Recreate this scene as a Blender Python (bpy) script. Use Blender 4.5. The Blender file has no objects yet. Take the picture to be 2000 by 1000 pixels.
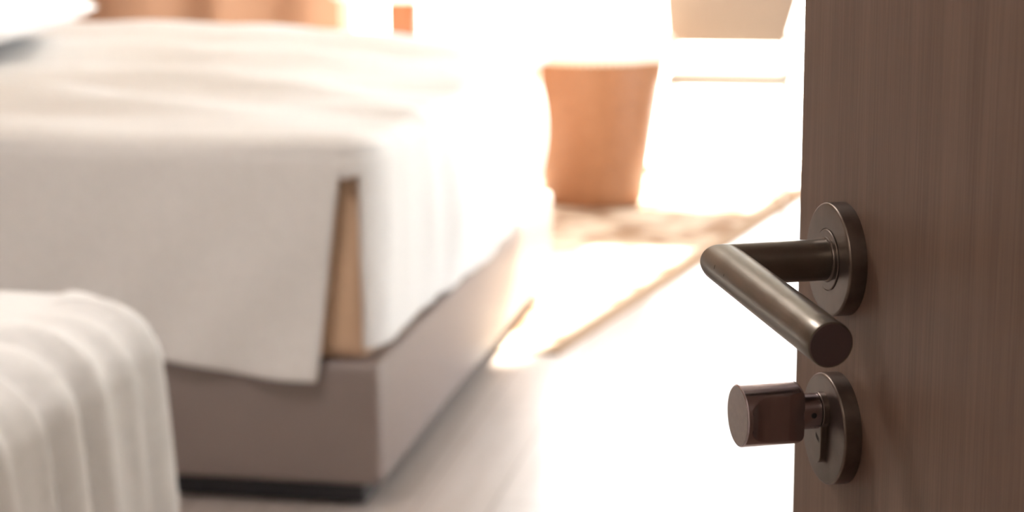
import bpy, bmesh, math, random
from mathutils import Vector, Matrix, noise
random.seed(7)
S = bpy.context.scene
COL = S.collection

# ------------------------------------------------------------------ camera
YAW, PITCH, ROLL = math.radians(10.5), math.atan(0.2), 0.004
cam = bpy.data.cameras.new('camera'); co = bpy.data.objects.new('camera', cam); COL.objects.link(co)
fwd = Vector((-math.sin(YAW) * math.cos(PITCH), math.cos(YAW) * math.cos(PITCH), -math.sin(PITCH)))
r0 = Vector((math.cos(YAW), math.sin(YAW), 0)); u0 = r0.cross(fwd)
rt = r0 * math.cos(ROLL) - u0 * math.sin(ROLL); up = u0 * math.cos(ROLL) + r0 * math.sin(ROLL)
m = Matrix((rt, up, -fwd)).transposed().to_4x4(); m.translation = Vector((0, 0, 1.2))
co.matrix_world = m
cam.sensor_width = 36; cam.sensor_fit = 'HORIZONTAL'; cam.lens = 72.0
cam.clip_start = 0.02; cam.clip_end = 200
cam.dof.use_dof = True; cam.dof.focus_distance = 0.885; cam.dof.aperture_fstop = 11.0
S.camera = co

# ------------------------------------------------------------------ world, sun, added fill lights, exposure
S.view_settings.view_transform = 'Standard'; S.view_settings.look = 'None'
S.view_settings.gamma = 1.0; S.view_settings.use_curve_mapping = False
S.view_settings.exposure = 1.74
W = bpy.data.worlds.new('hazy_sky'); S.world = W; W.use_nodes = True
bg = W.node_tree.nodes['Background']
bg.inputs[0].default_value = (0.91, 0.955, 1.0, 1); bg.inputs[1].default_value = 2.8

sun = bpy.data.lights.new('sun', 'SUN'); so = bpy.data.objects.new('sun', sun); COL.objects.link(so)
sun.energy = 17; sun.color = (1.0, 0.87, 0.72); sun.angle = math.radians(1.2)
saz, sel = math.radians(11), math.radians(38)     # low sun behind the back window, a little to the right
sd = Vector((math.sin(saz) * math.cos(sel), math.cos(saz) * math.cos(sel), math.sin(sel)))
so.rotation_euler = sd.to_track_quat('Z', 'Y').to_euler()

def area(name, loc, size, power, color):
    l = bpy.data.lights.new(name, 'AREA'); l.shape = 'DISK'; l.size = size; l.energy = power; l.color = color
    o = bpy.data.objects.new(name, l); COL.objects.link(o); o.location = loc; return o
area('corridor_fill_light', (-0.25, -0.9, 2.47), 0.16, 4.0, (1.0, 0.86, 0.74))  # added fill out of view, brightens the handle and thumb turn
area('bedroom_fill_light', (-1.3, 2.0, 2.60), 0.42, 7.5, (1.0, 0.93, 0.88))  # added overhead fill, lifts the camera-facing side of the far bed

# ------------------------------------------------------------------ materials
def mat(name, color, rough=0.6, metal=0.0, **kw):
    M = bpy.data.materials.new(name); M.use_nodes = True
    b = M.node_tree.nodes['Principled BSDF']
    b.inputs['Base Color'].default_value = (*color, 1); b.inputs['Roughness'].default_value = rough
    b.inputs['Metallic'].default_value = metal
    for k, v in kw.items(): b.inputs[k.replace('_', ' ')].default_value = v
    return M
def N(M, t, **kw):
    n = M.node_tree.nodes.new(t)
    for k, v in kw.items(): setattr(n, k, v)
    return n
def L(M, a, b): M.node_tree.links.new(a, b)
def grain(M, c1, c2, scale=(1, 1, 1), nscale=5.0, detail=6, bump=0.0, rough=None, lo=0.3, hi=0.7, coord='Object', dist=0.0):
    nt = M.node_tree; b = nt.nodes['Principled BSDF']
    tc = N(M, 'ShaderNodeTexCoord'); mp = N(M, 'ShaderNodeMapping'); mp.inputs['Scale'].default_value = scale
    nz = N(M, 'ShaderNodeTexNoise'); nz.inputs['Scale'].default_value = nscale; nz.inputs['Detail'].default_value = detail
    nz.inputs['Distortion'].default_value = dist
    cr = N(M, 'ShaderNodeValToRGB'); cr.color_ramp.elements[0].position = lo; cr.color_ramp.elements[1].position = hi
    cr.color_ramp.elements[0].color = (*c1, 1); cr.color_ramp.elements[1].color = (*c2, 1)
    L(M, tc.outputs[coord], mp.inputs['Vector']); L(M, mp.outputs[0], nz.inputs['Vector'])
    L(M, nz.outputs['Fac'], cr.inputs['Fac']); L(M, cr.outputs['Color'], b.inputs['Base Color'])
    if rough:
        mr = N(M, 'ShaderNodeMapRange'); mr.inputs['To Min'].default_value = rough[0]; mr.inputs['To Max'].default_value = rough[1]
        L(M, nz.outputs['Fac'], mr.inputs['Value']); L(M, mr.outputs[0], b.inputs['Roughness'])
    if bump:
        bp = N(M, 'ShaderNodeBump'); bp.inputs['Strength'].default_value = bump; bp.inputs['Distance'].default_value = 0.001
        L(M, nz.outputs['Fac'], bp.inputs['Height']); L(M, bp.outputs[0], b.inputs['Normal'])
    return M

# door veneer: fine vertical grain over broad soft streaks
M_door = mat('door_veneer', (0.2, 0.13, 0.1), 0.55, Specular_IOR_Level=0.35)
def veneer(M):
    nt = M.node_tree; b = nt.nodes['Principled BSDF']
    tc = N(M, 'ShaderNodeTexCoord')
    outs = []
    for sc, ns, de in (((620, 300, 14), 1.0, 3), ((85, 60, 2.2), 1.0, 4), ((14, 10, 0.8), 1.0, 3)):
        mp = N(M, 'ShaderNodeMapping'); mp.inputs['Scale'].default_value = sc
        nz = N(M, 'ShaderNodeTexNoise'); nz.inputs['Scale'].default_value = ns; nz.inputs['Detail'].default_value = de
        L(M, tc.outputs['Object'], mp.inputs['Vector']); L(M, mp.outputs[0], nz.inputs['Vector']); outs.append(nz.outputs['Fac'])
    a = N(M, 'ShaderNodeMath', operation='MULTIPLY'); a.inputs[1].default_value = 0.40; L(M, outs[0], a.inputs[0])
    c = N(M, 'ShaderNodeMath', operation='MULTIPLY_ADD'); c.inputs[1].default_value = 0.38; L(M, outs[1], c.inputs[0]); L(M, a.outputs[0], c.inputs[2])
    d = N(M, 'ShaderNodeMath', operation='MULTIPLY_ADD'); d.inputs[1].default_value = 0.22; L(M, outs[2], d.inputs[0]); L(M, c.outputs[0], d.inputs[2])
    cr = N(M, 'ShaderNodeValToRGB'); e = cr.color_ramp.elements
    e[0].position = 0.32; e[0].color = (0.125, 0.072, 0.051, 1); e[1].position = 0.68; e[1].color = (0.215, 0.137, 0.100, 1)
    L(M, d.outputs[0], cr.inputs['Fac']); L(M, cr.outputs['Color'], b.inputs['Base Color'])
    bp = N(M, 'ShaderNodeBump'); bp.inputs['Strength'].default_value = 0.25; bp.inputs['Distance'].default_value = 0.0004
    L(M, outs[0], bp.inputs['Height']); L(M, bp.outputs[0], b.inputs['Normal'])
veneer(M_door)

M_nickel = grain(mat('satin_nickel', (0.4, 0.36, 0.33), 0.3, 1.0), (0.15, 0.122, 0.108), (0.23, 0.19, 0.168), (1, 1, 1), 90, 8, 0.06, (0.30, 0.46), 0.25, 0.8)
M_lever = grain(mat('brushed_nickel', (0.4, 0.36, 0.33), 0.3, 1.0), (0.165, 0.148, 0.127), (0.22, 0.198, 0.172), (1, 1, 1), 60, 8, 0.05, (0.28, 0.38), 0.2, 0.8)
M_endcap = mat('lever_end_metal', (0.17, 0.13, 0.14), 0.5, 1.0)
M_knob = mat('polished_dark_nickel', (0.42, 0.36, 0.38), 0.20, 1.0)
M_knobface = grain(mat('turned_nickel_face', (0.4, 0.33, 0.31), 0.35, 1.0), (0.26, 0.215, 0.205), (0.34, 0.285, 0.265), (1, 1, 1), 300, 4, 0.05, (0.3, 0.5))
M_scuff = mat('worn_scuff', (0.10, 0.08, 0.065), 0.6, 0.6)
M_black = mat('black_gap', (0.012, 0.011, 0.014), 0.6)
M_ink = mat('engraving_dark', (0.03, 0.025, 0.025), 0.6)

def cloth(name, color, sheen=0.2, bump=0.15, sc=60, trans=0.0):
    M = mat(name, color, 0.85); b = M.node_tree.nodes['Principled BSDF']; b.inputs['Sheen Weight'].default_value = sheen
    c1 = tuple(v * 0.95 for v in color)
    grain(M, c1, color, (1, 1, 1), sc, 4, bump)
    return M
M_duvet = cloth('white_duvet_cotton', (0.82, 0.80, 0.79))
M_duvet1 = cloth('white_coverlet_cotton', (0.86, 0.855, 0.85))
M_sheet = cloth('mattress_fabric', (0.74, 0.50, 0.33))
M_base = cloth('taupe_bed_base_fabric', (0.245, 0.19, 0.175), 0.1, 0.2, 400)
M_base.node_tree.nodes['Principled BSDF'].inputs['Roughness'].default_value = 0.40
M_base.node_tree.nodes['Principled BSDF'].inputs['Sheen Weight'].default_value = 0.0
M_base.node_tree.nodes['Principled BSDF'].inputs['Specular IOR Level'].default_value = 0.8
M_plinth = mat('black_plinth_paint', (0.015, 0.015, 0.02), 0.5)
M_pillow = cloth('pillow_cotton', (0.84, 0.80, 0.78))
M_brownvelvet = cloth('brown_headboard_fabric', (0.30, 0.19, 0.13))
M_curtain = mat('brown_curtain_fabric', (0.47, 0.30, 0.21), 0.9)
def translucent(M, w, col):
    nt = M.node_tree; b = nt.nodes['Principled BSDF']; out = nt.nodes['Material Output']
    t = N(M, 'ShaderNodeBsdfTranslucent'); t.inputs['Color'].default_value = (*col, 1)
    mx = N(M, 'ShaderNodeMixShader'); mx.inputs[0].default_value = w
    L(M, b.outputs[0], mx.inputs[1]); L(M, t.outputs[0], mx.inputs[2]); L(M, mx.outputs[0], out.inputs['Surface'])
translucent(M_curtain, 0.15, (0.75, 0.40, 0.22))
M_tub = grain(mat('tan_leather', (0.6, 0.3, 0.14), 0.42), (0.25, 0.108, 0.048), (0.30, 0.132, 0.062), (1, 1, 1), 40, 6, 0.2)
M_cushion = cloth('cream_cushion_fabric', (0.86, 0.80, 0.72))
M_taupe = cloth('taupe_chair_fabric', (0.36, 0.272, 0.212), 0.1)
M_seat = cloth('pale_seat_fabric', (0.55, 0.50, 0.42), 0.1)
M_creamchair = cloth('cream_chair_fabric', (0.88, 0.86, 0.82))
M_white = mat('white_lacquer', (0.86, 0.85, 0.83), 0.3)
M_orange = grain(mat('orange_wood', (0.6, 0.25, 0.08), 0.4), (0.24, 0.085, 0.032), (0.28, 0.105, 0.042), (8, 8, 0.6), 5, 5)
M_wall = grain(mat('wall_paint', (0.7, 0.62, 0.55), 0.85), (0.76, 0.71, 0.66), (0.79, 0.74, 0.69), (1, 1, 1), 30, 4, 0.1)
M_wallbrown = grain(mat('brown_wall_panel', (0.3, 0.2, 0.15), 0.55), (0.26, 0.165, 0.12), (0.36, 0.24, 0.175), (3, 3, 0.4), 5, 6)
M_ceil = mat('ceiling_paint', (0.82, 0.80, 0.77), 0.9)
M_framew = mat('cream_window_frame', (0.80, 0.70, 0.64), 0.5)
M_frameb = mat('brown_window_frame', (0.34, 0.20, 0.12), 0.5)
M_terrace = grain(mat('pale_terrace_stone', (0.8, 0.79, 0.76), 0.8), (0.74, 0.73, 0.70), (0.82, 0.81, 0.78), (1, 1, 1), 3, 6)

# glossy wood floor, boards along Y
M_floor = mat('polished_wood_floor', (0.4, 0.28, 0.2), 0.2)
def floor_mat(M):
    nt = M.node_tree; b = nt.nodes['Principled BSDF']
    tc = N(M, 'ShaderNodeTexCoord'); mp = N(M, 'ShaderNodeMapping'); mp.inputs['Rotation'].default_value = (0, 0, math.pi / 2)
    br = N(M, 'ShaderNodeTexBrick'); br.inputs['Scale'].default_value = 1.0
    br.inputs['Brick Width'].default_value = 1.2; br.inputs['Row Height'].default_value = 0.14; br.inputs['Mortar Size'].default_value = 0.0012
    br.inputs['Color1'].default_value = (0.60, 0.53, 0.50, 1); br.inputs['Color2'].default_value = (0.56, 0.495, 0.465, 1); br.inputs['Mortar'].default_value = (0.18, 0.12, 0.09, 1)
    nz = N(M, 'ShaderNodeTexNoise'); nz.inputs['Scale'].default_value = 4; nz.inputs['Detail'].default_value = 6
    mp2 = N(M, 'ShaderNodeMapping'); mp2.inputs['Scale'].default_value = (9, 0.8, 1)
    mx = N(M, 'ShaderNodeMix', data_type='RGBA', blend_type='MULTIPLY'); mx.inputs['Factor'].default_value = 0.35
    cr = N(M, 'ShaderNodeValToRGB'); cr.color_ramp.elements[0].position = 0.3; cr.color_ramp.elements[1].position = 0.7
    cr.color_ramp.elements[0].color = (0.6, 0.55, 0.5, 1); cr.color_ramp.elements[1].color = (1, 1, 1, 1)
    L(M, tc.outputs['Object'], mp.inputs[0]); L(M, mp.outputs[0], br.inputs['Vector'])
    L(M, tc.outputs['Object'], mp2.inputs[0]); L(M, mp2.outputs[0], nz.inputs['Vector']); L(M, nz.outputs['Fac'], cr.inputs[0])
    L(M, br.outputs['Color'], mx.inputs['A']); L(M, cr.outputs['Color'], mx.inputs['B']); L(M, mx.outputs['Result'], b.inputs['Base Color'])
    b.inputs['Roughness'].default_value = 0.30
    b.inputs['Coat Weight'].default_value = 0.35; b.inputs['Coat Roughness'].default_value = 0.16; b.inputs['Coat IOR'].default_value = 1.5
floor_mat(M_floor)

M_glass = bpy.data.materials.new('window_glass'); M_glass.use_nodes = True
def glass(M):
    nt = M.node_tree; nt.nodes.remove(nt.nodes['Principled BSDF']); out = nt.nodes['Material Output']
    t = N(M, 'ShaderNodeBsdfTransparent'); t.inputs['Color'].default_value = (0.97, 0.985, 0.98, 1)
    g = N(M, 'ShaderNodeBsdfGlossy'); g.inputs['Roughness'].default_value = 0.02
    f = N(M, 'ShaderNodeFresnel'); f.inputs['IOR'].default_value = 1.45
    mx = N(M, 'ShaderNodeMixShader'); L(M, f.outputs[0], mx.inputs[0]); L(M, t.outputs[0], mx.inputs[1]); L(M, g.outputs[0], mx.inputs[2])
    L(M, mx.outputs[0], out.inputs['Surface'])
glass(M_glass)

# ------------------------------------------------------------------ helpers
def link(name, bm, material, parent=None, smooth=None, merge=True):
    if merge: bmesh.ops.remove_doubles(bm, verts=bm.verts, dist=1e-6)
    bmesh.ops.recalc_face_normals(bm, faces=bm.faces)
    me = bpy.data.meshes.new(name); bm.to_mesh(me); bm.free()
    me.materials.append(material)
    if smooth is not None:
        for p in me.polygons: p.use_smooth = True
        if smooth < 180:
            me.set_sharp_from_angle(angle=math.radians(smooth))
    o = bpy.data.objects.new(name, me); COL.objects.link(o)
    if parent: o.parent = parent
    return o
def tag(o, label=None, category=None, group=None, kind=None):
    if label: o['label'] = label
    if category: o['category'] = category
    if group: o['group'] = group
    if kind: o['kind'] = kind
    return o
def empty(name, loc=(0, 0, 0)):
    o = bpy.data.objects.new(name, None); COL.objects.link(o); o.location = loc; o.empty_display_size = 0.1; return o
def add_box(bm, x0, x1, y0, y1, z0, z1, bevel=0.0, seg=3):
    r = bmesh.ops.create_cube(bm, size=1.0, matrix=Matrix.Translation(((x0 + x1) / 2, (y0 + y1) / 2, (z0 + z1) / 2)) @ Matrix.Diagonal((x1 - x0, y1 - y0, z1 - z0, 1)))
    if bevel:
        es = list({e for v in r['verts'] for e in v.link_edges})
        bmesh.ops.bevel(bm, geom=es, offset=bevel, segments=seg, profile=0.5, affect='EDGES')
def box(name, b, material, parent=None, bevel=0.0, seg=3):
    bm = bmesh.new(); add_box(bm, *b, bevel, seg)
    return link(name, bm, material, parent, smooth=35 if bevel else None)
def lathe(bm, profile, seg=96, M=Matrix(), cap0=True, cap1=True):
    """profile: list of (radius, height) about local Z, mapped through M"""
    rings = []
    for r, h in profile:
        rings.append([bm.verts.new(M @ Vector((r * math.cos(2 * math.pi * k / seg), r * math.sin(2 * math.pi * k / seg), h))) for k in range(seg)])
    for a, b in zip(rings, rings[1:]):
        for k in range(seg): bm.faces.new((a[k], a[(k + 1) % seg], b[(k + 1) % seg], b[k]))
    if cap0: bm.faces.new(rings[0][::-1])
    if cap1: bm.faces.new(rings[-1])
    return rings

# ------------------------------------------------------------------ setting: room shell
XL, XR, YN, YB, ZC = -3.10, 1.90, 0.25, 7.52, 2.70
TH = 0.12
tag(box('floor', (XL - TH, XR + TH, -2.6, YB + TH, -0.1, 0.0), M_floor), kind='structure')
tag(box('ceiling', (XL - TH, XR + TH, YN - 0.1, YB + TH, ZC, ZC + 0.1), M_ceil), kind='structure')
tag(box('wall_left', (XL - TH, XL, YN - 0.10, YB + TH, 0, ZC), M_wallbrown), kind='structure')
# back wall: glazed, floor to 2.42
WX0, WX1, WZ = -2.06, -0.24, 2.42
bm = bmesh.new()
add_box(bm, XL, WX0, YB, YB + TH, 0, ZC); add_box(bm, WX1, XR, YB, YB + TH, 0, ZC); add_box(bm, WX0, WX1, YB, YB + TH, WZ, ZC)
tag(link('wall_back', bm, M_wall, merge=False), kind='structure')
# right wall with a wide balcony window behind the open door
RY0, RY1 = 4.25, 6.8
bm = bmesh.new()
add_box(bm, XR, XR + TH, YN - 0.1, RY0, 0, ZC); add_box(bm, XR, XR + TH, RY1, YB + TH, 0, ZC); add_box(bm, XR, XR + TH, RY0, RY1, WZ, ZC)
tag(link('wall_right', bm, M_wall, merge=False), kind='structure')
# near wall with the doorway the camera looks through
DX0, DX1, DZ = -0.58, 0.335, 2.08
bm = bmesh.new()
add_box(bm, XL, DX0, YN - 0.10, YN, 0, ZC); add_box(bm, DX1, XR, YN - 0.10, YN, 0, ZC); add_box(bm, DX0, DX1, YN - 0.10, YN, DZ, ZC)
tag(link('wall_near', bm, M_wall, merge=False), kind='structure')
# corridor outside the doorway
bm = bmesh.new()
add_box(bm, -1.3, -1.2, -2.5, YN - 0.1, 0, 2.5); add_box(bm, 0.9, 1.0, -2.5, YN - 0.1, 0, 2.5); add_box(bm, -1.3, 1.0, -2.6, -2.5, 0, 2.5)
tag(link('wall_corridor', bm, M_wall, merge=False), kind='structure')
tag(box('ceiling_corridor', (-1.3, 1.0, -2.6, YN - 0.1, 2.5, 2.6), M_ceil), kind='structure')
# door frame
bm = bmesh.new()
add_box(bm, DX0, DX0 + 0.03, YN - 0.11, YN + 0.012, 0, DZ); add_box(bm, DX1 - 0.03, DX1, YN - 0.11, YN + 0.012, 0, DZ)
add_box(bm, DX0, DX1, YN - 0.11, YN + 0.012, DZ - 0.03, DZ)
tag(link('trim_1', bm, M_door, merge=False), kind='structure')

# window_1 : back glazing
def window(name, bars, pane, parent_label):
    bm = bmesh.new()
    for b in bars: add_box(bm, *b, 0.004, 2)
    w = link(name, bm, M_framew, smooth=35, merge=False); tag(w, label=parent_label, kind='structure')
    box('glass_pane', pane, M_glass, w)
    return w
y0, y1 = YB + 0.02, YB + 0.08
w1 = window('window_1', [(WX0, WX0 + 0.05, y0, y1, 0, WZ), (WX1 - 0.03, WX1, y0, y1, 0, WZ), (WX0, WX1, y0, y1, 0, 0.03), (WX0, WX1, y0, y1, WZ - 0.05, WZ),
                         (-1.218, -1.185, y0, y1, 0.02, WZ - 0.04), (-1.120, -1.088, y0, y1, 0.02, WZ - 0.04)],
            (WX0 + 0.03, WX1 - 0.02, YB + 0.048, YB + 0.054, 0.02, WZ - 0.03), 'tall glazing across the back wall, washed out by daylight')
box('mullion', (-1.015, -0.979, y0 - 0.01, y1, 0.02, WZ - 0.04), M_frameb, w1, 0.004)['label'] = 'thin brown upright mullion'
x0, x1 = XR + 0.02, XR + 0.08
w2 = window('window_2', [(x0, x1, RY0, RY0 + 0.05, 0, WZ), (x0, x1, RY1 - 0.05, RY1, 0, WZ), (x0, x1, RY0, RY1, 0, 0.03), (x0, x1, RY0, RY1, WZ - 0.05, WZ), (x0, x1, 5.57, 5.63, 0.02, WZ - 0.04)],
            (XR + 0.048, XR + 0.054, RY0 + 0.03, RY1 - 0.03, 0.02, WZ - 0.03), 'wide balcony glazing in the right wall')
# ground outside
tag(box('terrace', (-14, 16, YB + TH + 0.01, 40, -0.25, -0.06), M_terrace), kind='structure')
tag(box('balcony_slab', (XR + TH + 0.01, 16, -6, YB + TH, -0.25, -0.06), M_terrace), kind='structure')

# ------------------------------------------------------------------ curtain (wavy, floor length)
def curtain():
    bm = bmesh.new(); nx, nz = 150, 24; X0, X1 = XL + 0.02, -2.02
    rows = []
    for j in range(nz + 1):
        z = 0.02 + (2.55 - 0.02) * j / nz; row = []
        for i in range(nx + 1):
            u = i / nx; x = X0 + (X1 - X0) * u
            a = 0.024 * math.sin(u * 2 * math.pi * 3.1 + 0.6 * noise.noise(Vector((u * 3, z * 0.5, 0)))) + 0.02 * noise.noise(Vector((u * 9, z * 0.7, 3)))
            row.append(bm.verts.new((x, YB - 0.14 + a, z)))
        rows.append(row)
    for a, b in zip(rows, rows[1:]):
        for i in range(nx): bm.faces.new((a[i], a[i + 1], b[i + 1], b[i]))
    o = link('curtain', bm, M_curtain, smooth=180)
    sm = o.modifiers.new('s', 'SOLIDIFY'); sm.thickness = 0.003
    tag(o, 'brown full-length curtain hanging at the left end of the bright back window', 'curtain')
    box('curtain_rail', (X0 + 0.0, X1 + 0.05, YB - 0.155, YB - 0.125, 2.55, 2.575), M_frameb, o)
curtain()

# ------------------------------------------------------------------ the door with its furniture
DOOR_O = Vector((-0.0177, 0.9274, 1.0152))       # centre of the upper rose on the door face
T_ANG = math.atan2(-0.9121, 0.41)
door = box('door_1', (-0.0565, 0.752, 0.0, 0.044, -1.0072, 1.03), M_door, bevel=0.0012, seg=2)
door.location = DOOR_O; door.rotation_euler = (0, 0, T_ANG)
tag(door, label='brown wood-grain door standing open at the right, with lever handle and thumb turn', kind='structure')
# local frame: +X towards the camera along the face, -Y out of the face, +Z up
OUT = Matrix(((1, 0, 0, 0), (0, 0, -1, 0), (0, 1, 0, 0), (0, 0, 0, 1)))      # maps lathe axis Z to -Y

def rose_profile(R=0.026, T=0.0085, hole=0.0):
    p = [(R, 0.0), (R, T - 0.0012)]
    for k in range(1, 7):
        a = k / 6 * math.pi / 2; p.append((R - 0.0012 * (1 - math.cos(a)), T - 0.0012 + 0.0012 * math.sin(a)))
    return p
# --- lever handle
lh = None
def lever():
    Nn, Ln, dr, r = 0.0484 + 0.0085, 0.1224, 0.0659, 0.0095
    n = Vector((0, -1, 0)); l = Vector((math.cos(dr), 0, -math.sin(dr)))
    lz = l.cross(n) * -1.0
    if lz.z < 0: lz = -lz
    el = n * Nn; end = el + l * Ln
    bm = bmesh.new(); seg = 96; rings = []
    def ring(c, side, rad=r):          # section perpendicular to the tube
        rings.append([bm.verts.new(c + rad * (math.cos(2 * math.pi * k / seg) * side + math.sin(2 * math.pi * k / seg) * lz)) for k in range(seg)])
    ring(n * 0.0092, -l)
    for f in (0.3, 0.6, 0.78): ring(n * (0.0092 + (Nn - 0.0092) * f), -l)
    # mitred corner: the tube turns from n to l, slightly softened
    bis = (n - l).normalized()
    for q in (-0.0012, 0.0, 0.0012):
        row = []
        for k in range(seg):
            c, s = math.cos(2 * math.pi * k / seg), math.sin(2 * math.pi * k / seg)
            p = el + bis * (c * r * math.sqrt(2)) + lz * (s * r)
            # move a hair back along the neck or on along the grip
            if q < 0: p = p + n * q
            elif q > 0: p = p + l * q
            else: p = p - bis * 0.00035 * c
            row.append(bm.verts.new(p))
        rings.append(row)
    for f in (0.3, 0.6, 0.9): ring(el + l * (Ln * f), n)
    ring(end - l * 0.0006, n); ring(end - l * 0.00018, n, r - 0.00018)
    ring(end, n, r - 0.0006)
    for a, b in zip(rings, rings[1:]):
        for k in range(seg): bm.faces.new((a[k], a[(k + 1) % seg], b[(k + 1) % seg], b[k]))
    bm.faces.new(rings[0]); bm.faces.new(rings[-1])
    o = link('lever_handle', bm, M_lever, door, smooth=28, merge=False)
    o['label'] = 'brushed metal lever, round bar bent at a mitred corner'
    # end cap face
    bm = bmesh.new(); R = Matrix((n, lz, l)).transposed().to_4x4(); R.translation = end
    lathe(bm, [(r - 0.0007, 0.0), (r - 0.0008, 0.0002)], 96, R)
    link('end_cap', bm, M_endcap, o, smooth=30)['label'] = 'dark flat end of the lever'
    # rose and inner bush
    bm = bmesh.new(); pr = rose_profile()
    pr += [(0.01435, 0.0085), (0.01420, 0.0078), (0.0139, 0.0078)]
    lathe(bm, pr, 128, OUT); link('rose', bm, M_nickel, o, smooth=30)['label'] = 'round metal rose behind the lever'
    bm = bmesh.new(); lathe(bm, [(0.0139, 0.0070), (0.0139, 0.0088), (0.0136, 0.0091), (0.0104, 0.0091), (0.0102, 0.0097), (0.0098, 0.0099)], 96, OUT)
    link('bush', bm, M_nickel, o, smooth=30)
    # small worn scuffs near the elbow
    for q, side, a, w in ((0.010, 0.25, 0.0011, 0.0005), (0.0225, 0.20, 0.0008, 0.0004)):
        th_ = math.atan2(side, 1.0) 
        d = (n * math.cos(th_) + lz * math.sin(th_)).normalized()
        bm = bmesh.new(); c = el + l * q + d * (r - 0.00008); R2 = Matrix((d.cross(l), l, d)).transposed().to_4x4(); R2.translation = c
        bmesh.ops.create_uvsphere(bm, u_segments=12, v_segments=8, radius=1.0, matrix=R2 @ Matrix.Diagonal((a, w, 0.00016, 1)))
        link('scuff_mark', bm, M_scuff, o, smooth=180)
    return o
lever()

# --- thumb turn on its own rose
def thumbturn():
    zc = -0.0798; up = 0.0090
    B = Matrix.Translation((0, 0, zc)) @ OUT
    K = Matrix.Translation((0, 0, zc + up)) @ OUT
    # knob: turned cylinder with two scooped finger flats
    Rk, h1 = 0.0144, 0.0502
    prof = []
    def seglin(a, b, n):
        for i in range(n): prof.append((a[0] + (b[0] - a[0]) * i / n, a[1] + (b[1] - a[1]) * i / n))
    seglin((0.0060, 0.0205), (0.0118, 0.0208), 6)
    for k in range(10):
        a = k / 9 * math.pi / 2; prof.append((0.0118 + 0.0026 * math.sin(a), 0.0234 - 0.0026 * math.cos(a)))
    seglin((Rk, 0.0236), (Rk, h1 - 0.0006), 90)
    prof += [(Rk, h1 - 0.0006), (Rk - 0.0004, h1 - 0.0001), (Rk - 0.0006, h1)]
    bm = bmesh.new(); seg = 256; rings = lathe(bm, prof, seg, Matrix(), True, True)
    rc, hc, w0 = 0.0175, 0.0372, 0.0098         # scoop: radius, centre height, half waist
    for v in bm.verts:
        dh = v.co.z - hc
        if v.co.z > h1 - 0.0011 or dh > 0.0105: continue
        if dh > 0: lim = w0 + rc - math.sqrt(rc * rc - dh * dh)
        elif dh > -0.0085: lim = w0
        else: lim = w0 - (-dh - 0.0085) * 0.22
        if abs(v.co.x) > lim: v.co.x = math.copysign(lim, v.co.x)
    bmesh.ops.transform(bm, matrix=K, verts=bm.verts)
    o = link('thumb_turn', bm, M_knob, door, smooth=32, merge=False)
    o['label'] = 'polished cylindrical thumb turn with scooped finger flats'
    bm = bmesh.new(); lathe(bm, [(Rk - 0.0008, h1 - 0.0002), (Rk - 0.0009, h1 + 0.0001)], 96, K)
    link('knob_face', bm, M_knobface, o, smooth=30)
    # shank collar with set screw
    bm = bmesh.new(); lathe(bm, [(0.0070, 0.0118), (0.0084, 0.0122), (0.0084, 0.0210)], 96, K); link('shank', bm, M_knob, o, smooth=30)
    bm = bmesh.new(); Ms = Matrix.Translation((0.0083, -0.0163, zc + up)) @ Matrix.Rotation(math.pi / 2, 4, 'Y')
    lathe(bm, [(0.0013, -0.001), (0.0013, 0.00022), (0.0010, 0.00030)], 24, Ms); link('set_screw', bm, M_black, o, smooth=30)
    bm = bmesh.new(); lathe(bm, [(0.0072, 0.0100), (0.0072, 0.0122)], 64, K); link('neck_ring', bm, M_black, o, smooth=30)
    # profile cylinder: round head with a lobe below
    bm = bmesh.new(); pts = []
    for k in range(40):
        a = math.radians(-52 + 284 * k / 39); pts.append((0.0085 * math.cos(a), 0.0085 * math.sin(a)))
    for k in range(17):
        a = math.pi + math.pi * k / 16; pts.append((0.0050 * math.cos(a), -0.0200 + 0.0050 * math.sin(a)))
    f0 = [bm.verts.new(K @ Vector((p[0], p[1], 0.0020))) for p in pts]; f1 = [bm.verts.new(K @ Vector((p[0], p[1], 0.0112))) for p in pts]
    f2 = [bm.verts.new(K @ Vector((p[0] * 0.965, p[1] * 0.985 - 0.0001, 0.0115))) for p in pts]
    n = len(pts)
    for A, Bq in ((f0, f1), (f1, f2)):
        for k in range(n): bm.faces.new((A[k], A[(k + 1) % n], Bq[(k + 1) % n], Bq[k]))
    bm.faces.new(f2); bm.faces.new(f0[::-1])
    cy = link('lock_cylinder', bm, M_nickel, o, smooth=30)
    # tiny worn engraving: a row of short slanted strokes
    bm = bmesh.new()
    for k in range(6):
        c = Vector((-0.0005 + 0.00075 * k, -0.0117 - 0.00035 * k, 0.01152))
        ph = 0.0011
        q = [(-0.00018, -ph), (0.00018, -ph), (0.00018, ph), (-0.00018, ph)]
        a = [bm.verts.new(K @ (c + Vector((x, y, 0)))) for x, y in q]; b = [bm.verts.new(K @ (c + Vector((x, y, 0.00004)))) for x, y in q]
        bm.faces.new(b); bm.faces.new(a[::-1])
        for i in range(4): bm.faces.new((a[i], a[(i + 1) % 4], b[(i + 1) % 4], b[i]))
    link('engraving', bm, M_ink, cy, merge=False)
    bm = bmesh.new(); lathe(bm, rose_profile(), 128, B); r = link('rose', bm, M_nickel, o, smooth=30)
    r['label'] = 'round metal rose behind the thumb turn'
thumbturn()

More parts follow.
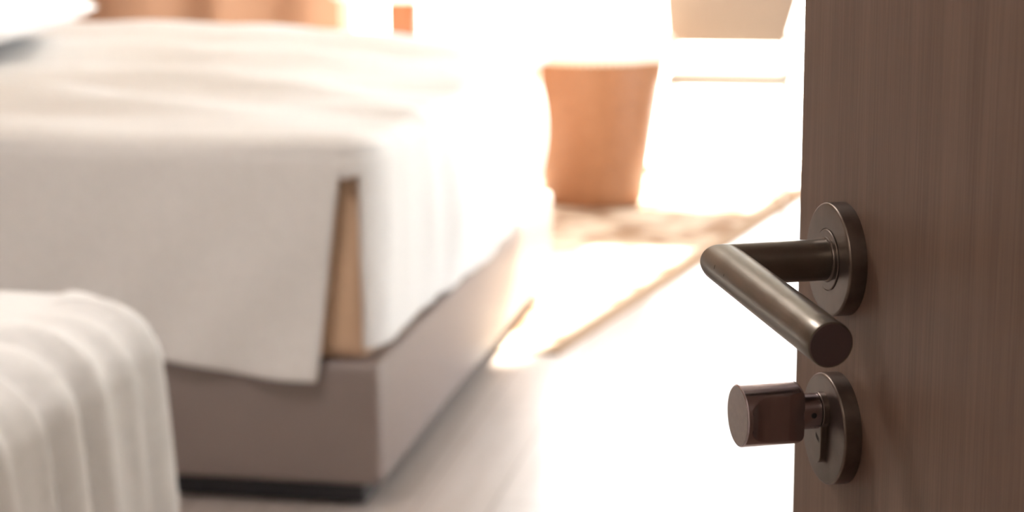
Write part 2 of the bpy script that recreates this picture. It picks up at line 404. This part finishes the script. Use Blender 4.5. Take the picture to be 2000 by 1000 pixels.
# ------------------------------------------------------------------ draped bedding
def rr_outline(x0, x1, y0, y1, rc, step=0.012):
    """rounded rectangle, list of (p, n, inner corner centre or clamp rect point)"""
    out = []
    def line(a, b, n):
        k = max(2, int((Vector(b) - Vector(a)).length / step))
        for i in range(k):
            out.append((Vector(a).lerp(Vector(b), i / k), Vector(n)))
    def arc(c, a0):
        k = max(10, int(rc * math.pi / 2 / (step * 0.7)))
        for i in range(k):
            a = a0 + math.pi / 2 * i / k; n = Vector((math.cos(a), math.sin(a))); out.append((Vector(c) + n * rc, n))
    line((x1, y0 + rc), (x1, y1 - rc), (1, 0)); arc((x1 - rc, y1 - rc), 0)
    line((x1 - rc, y1), (x0 + rc, y1), (0, 1)); arc((x0 + rc, y1 - rc), math.pi / 2)
    line((x0, y1 - rc), (x0, y0 + rc), (-1, 0)); arc((x0 + rc, y0 + rc), math.pi)
    line((x0 + rc, y0), (x1 - rc, y0), (0, -1)); arc((x1 - rc, y0 + rc), -math.pi / 2)
    return out
def duvet(name, rect, ztop, rc, rb, hem, bulge, fold, crown, cut=None, material=None, parent=None, thick=0.012, step=0.012, warp=None):
    x0, x1, y0, y1 = rect; ol = rr_outline(x0, x1, y0, y1, rc, step); cx, cy = (x0 + x1) / 2, (y0 + y1) / 2
    bm = bmesh.new(); rings = []; n = len(ol); hemz = [hem(p) for p, _ in ol]
    din = max(rc, rb + 0.03)
    def inset(p, nn): return Vector((min(x1 - din, max(x0 + din, p.x)), min(y1 - din, max(y0 + din, p.y))))
    rows = []
    for k in range(24): rows.append(('top', (k + 0.02) / 24))
    for k in range(5): rows.append(('flat', k / 5))
    for k in range(12): rows.append(('bend', k / 12 * math.pi / 2))
    for k in range(41): rows.append(('side', k / 40))
    for kind, q in rows:
        row = []
        for i, (p, nn) in enumerate(ol):
            if kind == 'top':      # from the centre to the inset rectangle
                e = inset(p, nn); pp = Vector((cx, cy)).lerp(e, q); z = ztop; w = 0; d = Vector((0, 0, 1))
            elif kind == 'flat':
                e = inset(p, nn); f = p - nn * rb; pp = e.lerp(f, q); z = ztop; w = q * 0.8; d = Vector((0, 0, 1))
            elif kind == 'bend':
                pp = p - nn * (rb * (1 - math.sin(q))); z = ztop - rb * (1 - math.cos(q)); w = 0.8 + 0.2 * q
                d = Vector((nn.x * math.sin(q), nn.y * math.sin(q), math.cos(q)))
            else:
                zb = ztop - rb; z = zb + (hemz[i] - zb) * q; pp = p + nn * bulge(p, nn, q); w = 1; d = Vector((nn.x, nn.y, 0))
            P = Vector((pp.x, pp.y, z))
            if kind != 'side': P.z += crown(pp.x, pp.y)
            else: P.z += crown(p.x, p.y) * (1 - q)
            P += d * fold(P, p, nn, w, q if kind == 'side' else 0.0)
            if warp: warp(P, p, nn, q if kind == 'side' else 0.0)
            row.append(bm.verts.new(P))
        rings.append(row)
    for a, b, rw in zip(rings, rings[1:], rows[1:]):
        for k in range(n):
            if cut and rw[0] in ('side', 'bend') and cut((ol[k][0] + ol[(k + 1) % n][0]) / 2, rw): continue
            bm.faces.new((a[k], a[(k + 1) % n], b[(k + 1) % n], b[k]))
    bm.faces.new(rings[0])
    for v in [v for v in bm.verts if not v.link_faces]: bm.verts.remove(v)
    o = link(name, bm, material, parent, smooth=180, merge=True)
    s = o.modifiers.new('thickness', 'SOLIDIFY'); s.thickness = thick; s.offset = -1
    return o
def ss(a, b, x):
    t = min(1, max(0, (x - a) / (b - a))); return t * t * (3 - 2 * t)

# --- far bed
BX0, BX1, BY0, BY1 = -2.98, -0.912, 3.51, 5.42
bed = empty('bed', ((BX0 + BX1) / 2, (BY0 + BY1) / 2, 0))
tag(bed, 'larger bed beyond, white duvet hanging over a taupe upholstered base', 'bed', group=None)
off = -Vector(bed.location)
def under(parent, o):
    o.parent = parent; o.location = Vector(o.location) - Vector(parent.location); return o
under(bed, box('base', (BX0, BX1 + 0.02, BY0 - 0.02, BY1, 0.050, 0.282), M_base, None, 0.014, 4))['label'] = 'taupe fabric bed base with sharp corners'
under(bed, box('plinth', (BX0 + 0.08, BX1 - 0.02, BY0 + 0.01, BY1 - 0.08, 0.0075, 0.06), M_plinth))['label'] = 'black recessed plinth'
under(bed, box('mattress', (BX0 + 0.02, BX1 - 0.005, BY0 + 0.005, BY1 - 0.02, 0.278, 0.648), M_sheet, None, 0.03, 6))
under(bed, box('headboard', (BX0 - 0.10, BX0 - 0.005, BY0 - 0.1, BY1 + 0.1, 0.0, 1.15), M_brownvelvet, None, 0.02, 4))
def hem2(p):
    if p.x > BX1 - 0.03 and p.y > BY0 - 0.02: return 0.288 + 0.006 * math.sin(p.y * 5) + 0.028 * ss(4.3, 3.7, p.y)
    if p.y < BY0 + 0.05: return 0.250 + 0.030 * ss(-1.02, -1.35, p.x)
    return 0.3
def bulge2(p, nn, q):
    b = 0.035 * math.sin(math.pi * min(1, q * 0.95)) * max(0, nn.x) * ss(3.66, 4.3, p.y) + 0.012 * q * max(0, -nn.y)
    b -= max(0, nn.x) * 0.045 * ss(4.3, 5.4, p.y)
    return b
def fold2(P, p, nn, w, q):
    f = 0.0
    if nn.x > 0.3: f += (0.011 * math.sin(p.y * 23 + 2.0 * math.sin(p.y * 5)) + 0.003 * math.sin(p.y * 47 + 1)) * w * (0.3 + 0.7 * math.sin(math.pi * min(1, q * 0.93))) * ss(3.66, 4.0, p.y)
    if nn.y < -0.3: f += 0.007 * math.sin((p.x + 0.28 * q) * 26 + 1.5 * math.sin(p.x * 4)) * w * q
    v = Vector((P.x * 2.0, P.y * 6.5, P.z))
    f += 0.016 * noise.noise(v) * (1 if w < 1 else 0.3) + 0.007 * noise.noise(v * 2.3 + Vector((9, 2, 4))) * (1 if w < 1 else 0.3)
    return f
def crown2(x, y):
    ex = min((BX1 - x) / 0.45, 1); ey = min((y - BY0) / 0.5, (BY1 + 0.05 - y) / 0.25, 1)
    c = 0.020 * ss(0, 1, ex) * ss(0, 1, max(0, ey)) + 0.035 * ss(4.4, 5.3, y) * ss(-1.1, -1.7, x)
    c += 0.013 * math.sin(y * 15 + 4 * noise.noise(Vector((x * 1.3, y * 0.8, 0)))) * ss(0, 0.8, ex) * ss(0, 0.6, max(0, ey))
    return c
def cut2(p, rw):
    # the duvet's two flaps do not meet at the near foot corner: the mattress shows between them
    if rw[0] == 'bend' or rw[1] < 0.06: return False
    return -0.958 < p.x < BX1 - 0.010 and p.y < BY0 + 0.03
def warp2(P, p, nn, q):
    if nn.y < -0.8 and p.x < -0.940: P.x -= 0.050 * q * ss(-1.32, -0.96, p.x)      # the flap's end slants back
dv = duvet('duvet', (BX0 + 0.25, BX1 + 0.028, BY0 - 0.028, BY1 + 0.01), 0.686, 0.09, 0.045, hem2, bulge2, fold2, crown2, cut2, M_duvet, None, 0.010, warp=warp2)
under(bed, dv)['label'] = 'rumpled white duvet'

# --- near bed, only its far foot corner is in view
CX0, CX1, CY0, CY1 = -2.98, -0.890, 1.45, 2.47
bed1 = empty('bed', ((CX0 + CX1) / 2, (CY0 + CY1) / 2, 0))
tag(bed1, 'nearer bed at the lower left, white coverlet falling in long pleats over its foot', 'bed')
under(bed1, box('base', (CX0, CX1 - 0.02, CY0 + 0.03, CY1 - 0.02, 0.03, 0.262), M_base, None, 0.014, 4))
under(bed1, box('plinth', (CX0 + 0.08, CX1 - 0.07, CY0 + 0.08, CY1 - 0.08, 0.0, 0.04), M_plinth))
under(bed1, box('mattress', (CX0 + 0.02, CX1 - 0.03, CY0 + 0.03, CY1 - 0.03, 0.258, 0.57), M_sheet, None, 0.045, 6))
under(bed1, box('headboard', (CX0 - 0.10, CX0 - 0.005, CY0 - 0.06, CY1 + 0.06, 0.0, 1.15), M_brownvelvet, None, 0.02, 4))
def fold1(P, p, nn, w, q):
    f = 0.0
    if nn.x > 0.05:
        t = p.y + 0.35 * p.x * 0 + 0.03 * math.sin(p.y * 9)
        g = math.sin(t * 64) + 0.55 * math.sin(t * 101 + 1.3) + 0.35 * math.sin(t * 37 + 0.4)
        f += 0.008 * g * ss(0, 0.5, w) * ss(0.05, 0.6, nn.x) * (0.55 + 0.45 * min(1, q * 2.5)) * ss(2.46, 2.36, p.y)
        f += 0.006 * math.sin(p.y * 64) * w
    f += 0.010 * noise.noise(Vector((P.x * 3, P.y * 9, 1))) * (1 if w < 1 else 0.2)
    return f
def crown1(x, y):
    return 0.02 * ss(0, 0.3, CX1 - x) * ss(0, 0.3, min(y - CY0, CY1 - y))
d1 = duvet('coverlet', (CX0 + 0.25, CX1 + 0.0, CY0, CY1), 0.643, 0.13, 0.085, lambda p: 0.06, lambda p, nn, q: 0.022 * q ** 0.7, fold1, crown1, None, M_duvet1, None, 0.008, step=0.006)
under(bed1, d1)['label'] = 'white coverlet with long pleats'

# --- pillow on the far bed
def pillow(name, c, sx, sy, sz, rz, label):
    bm = bmesh.new(); nu = 40
    def P(u, v, s):
        a = (1 - abs(u) ** 2.6) ; b = (1 - abs(v) ** 2.6)
        h = max(0.0, a * b) ** 0.42
        e = 1 - 0.07 * (1 - abs(u) ** 2) * abs(v) ** 3; g = 1 - 0.07 * (1 - abs(v) ** 2) * abs(u) ** 3
        w = 0.006 * noise.noise(Vector((u * 3, v * 3, s)))
        return Vector((u * sx / 2 * g, v * sy / 2 * e, s * sz / 2 * h * (1 if s > 0 else 0.45) + w * h))
    grids = []
    for s in (1, -1):
        grids.append([[bm.verts.new(P(-1 + 2 * i / nu, -1 + 2 * j / nu, s)) for j in range(nu + 1)] for i in range(nu + 1)])
        g = grids[-1]
        for i in range(nu):
            for j in range(nu): bm.faces.new((g[i][j], g[i + 1][j], g[i + 1][j + 1], g[i][j + 1]))
    o = link(name, bm, M_pillow, smooth=180); o.location = c; o.rotation_euler = rz
    tag(o, label, 'pillow'); return o
pillow('pillow', (-2.26, 4.62, 0.796), 0.56, 0.76, 0.25, (0, 0, math.radians(5)), 'plump white pillow lying on the far bed at the upper left')

# ------------------------------------------------------------------ tapered tub stool with cream cushion
TX, TY = -0.985, 6.85
tub = empty('tub_stool', (TX, TY, 0.007))
tag(tub, 'round tan tub stool tapering to the floor, with an overhanging cream cushion', 'stool')
bm = bmesh.new()
pr = [(0.150, 0.0), (0.160, 0.004), (0.168, 0.016)] + [(0.168 + 0.074 * k / 12, 0.016 + 0.479 * k / 12) for k in range(1, 13)]
lathe(bm, pr, 96); link('tub_body', bm, M_tub, tub, smooth=40)
bm = bmesh.new(); pr = [(0.20, 0.495), (0.268, 0.497)]
for k in range(13):
    a = -math.pi / 2 + math.pi * k / 12; pr.append((0.252 + 0.022 * math.cos(a), 0.535 + 0.036 * math.sin(a)))
pr += [(0.20, 0.578), (0.10, 0.588), (0.02, 0.590)]
pr = sorted(pr[:1], key=lambda q: 0) + pr[2:]
lathe(bm, pr, 96); cu = link('cushion', bm, M_cushion, tub, smooth=60); cu['label'] = 'cream round cushion'
bm = bmesh.new()
for k in range(64):            # gathered scallops under the rim
    a = 2 * math.pi * k / 64
    bmesh.ops.create_uvsphere(bm, u_segments=8, v_segments=6, radius=0.0125, matrix=Matrix.Translation((0.246 * math.cos(a), 0.246 * math.sin(a), 0.502)))
g = link('gathered_trim', bm, M_cushion, cu, smooth=180, merge=False)

# ------------------------------------------------------------------ pedestal table by the window
PX, PY = -1.493, 6.22
tb = empty('pedestal_table', (PX, PY, 0.007))
tag(tb, 'small round white table on a square orange wood post, behind the far bed', 'table')
bm = bmesh.new(); lathe(bm, [(0.20, 0.732), (0.222, 0.737), (0.225, 0.745), (0.222, 0.757), (0.215, 0.760)], 96); link('table_top', bm, M_white, tb, smooth=30)
box('post', (-0.043, 0.043, -0.03, 0.03, 0.018, 0.733), M_orange, tb, 0.003)['label'] = 'square orange wood post'
bm = bmesh.new(); lathe(bm, [(0.17, 0.0), (0.17, 0.012), (0.165, 0.018)], 64); link('foot_plate', bm, M_white, tb, smooth=30)

# ------------------------------------------------------------------ low lounge chair
HX0, HX1, HY = -0.752, -0.336, 6.95
ch = empty('lounge_chair', ((HX0 + HX1) / 2, HY + 0.2, 0))
tag(ch, 'low thin-framed chair with a taupe backrest, against the bright window beside the door edge', 'chair')
under(ch, box('seat', (HX0 + 0.0, HX1 + 0.0, HY, HY + 0.28, 0.385, 0.425), M_seat, None, 0.010, 4))
bm = bmesh.new(); add_box(bm, HX0 - 0.02, HX1 - 0.024, HY + 0.22, HY + 0.26, 0.512, 0.95, 0.012, 4)
for v in bm.verts:
    v.co.y += (v.co.z - 0.525) * 0.16
    if v.co.x > (HX0 + HX1) / 2: v.co.x += (v.co.z - 0.525) * 0.17 + 0.4 * max(0, v.co.z - 0.60) ** 2
    else: v.co.x -= (v.co.z - 0.525) * 0.10
under(ch, link('backrest', bm, M_taupe, None, smooth=35, merge=False))['label'] = 'taupe upholstered backrest'
for sx in (HX0 + 0.012, HX1 - 0.012):
    bm = bmesh.new(); lathe(bm, [(0.007, 0.0), (0.009, 0.402)], 20, Matrix.Translation((sx, HY + 0.02, 0))); under(ch, link('leg', bm, M_white, None, smooth=40))
    bm = bmesh.new(); lathe(bm, [(0.007, 0.0), (0.009, 0.55)], 20, Matrix.Translation((sx, HY + 0.245, 0))); under(ch, link('leg', bm, M_white, None, smooth=40))

ch.location.z = 0.0072
# patterned rug between the far bed and the window
M_rug = mat('cream_patterned_rug', (0.6, 0.5, 0.4), 0.95, Specular_IOR_Level=0.1)
grain(M_rug, (0.33, 0.21, 0.14), (0.66, 0.56, 0.46), (1, 1, 1), 7.0, 3, 0.4, None, 0.40, 0.56)
M_rugborder = mat('brown_rug_border', (0.40, 0.29, 0.21), 0.95, Specular_IOR_Level=0.1)
def prism(bm, pts, z0, z1):
    a = [bm.verts.new((x, y, z0)) for x, y in pts]; b = [bm.verts.new((x, y, z1)) for x, y in pts]; n = len(pts)
    bm.faces.new(b); bm.faces.new(a[::-1])
    for i in range(n): bm.faces.new((a[i], a[(i + 1) % n], b[(i + 1) % n], b[i]))
bm = bmesh.new(); prism(bm, [(-2.0, 4.72), (-0.808, 4.72), (-0.31, 7.26), (-2.0, 7.26)], 0.0, 0.006)
rug = link('rug', bm, M_rug); tag(rug, 'mottled cream and brown rug under the stool and table', 'rug')
bm = bmesh.new(); prism(bm, [(-0.808, 4.72), (-0.760, 4.72), (-0.245, 7.26), (-0.31, 7.26)], 0.0, 0.0065); link('border', bm, M_rugborder, rug)

# skirting
tag(box('baseboard_left', (XL, XL + 0.012, YN, YB - 0.0, 0, 0.08), M_frameb), kind='structure')
tag(box('baseboard_back', (WX1 + 0.0, XR - 0.012, YB - 0.012, YB, 0, 0.08), M_frameb), kind='structure')

# added ceiling fittings for the two unseen fill lights set up at the top
def fill_fitting(name, x, y, z, r, label, cat):
    e = empty(name, (x, y, z)); tag(e, label, cat)
    bm = bmesh.new(); lathe(bm, [(r, 0.0), (r, -r * 0.10), (r * 0.85, -r * 0.14), (r * 0.82, -r * 0.05)], 48, Matrix(), True, False); link('trim_ring', bm, M_white, e, smooth=30)
fill_fitting('corridor_fill_fitting', -0.25, -0.9, 2.5, 0.10, 'round fitting added around the unseen corridor fill light', 'ceiling light')
fill_fitting('bedroom_fill_fitting', -1.3, 2.0, 2.7, 0.27, 'wide round fitting added for the unseen bedroom fill light above the nearer bed', 'ceiling lamp')
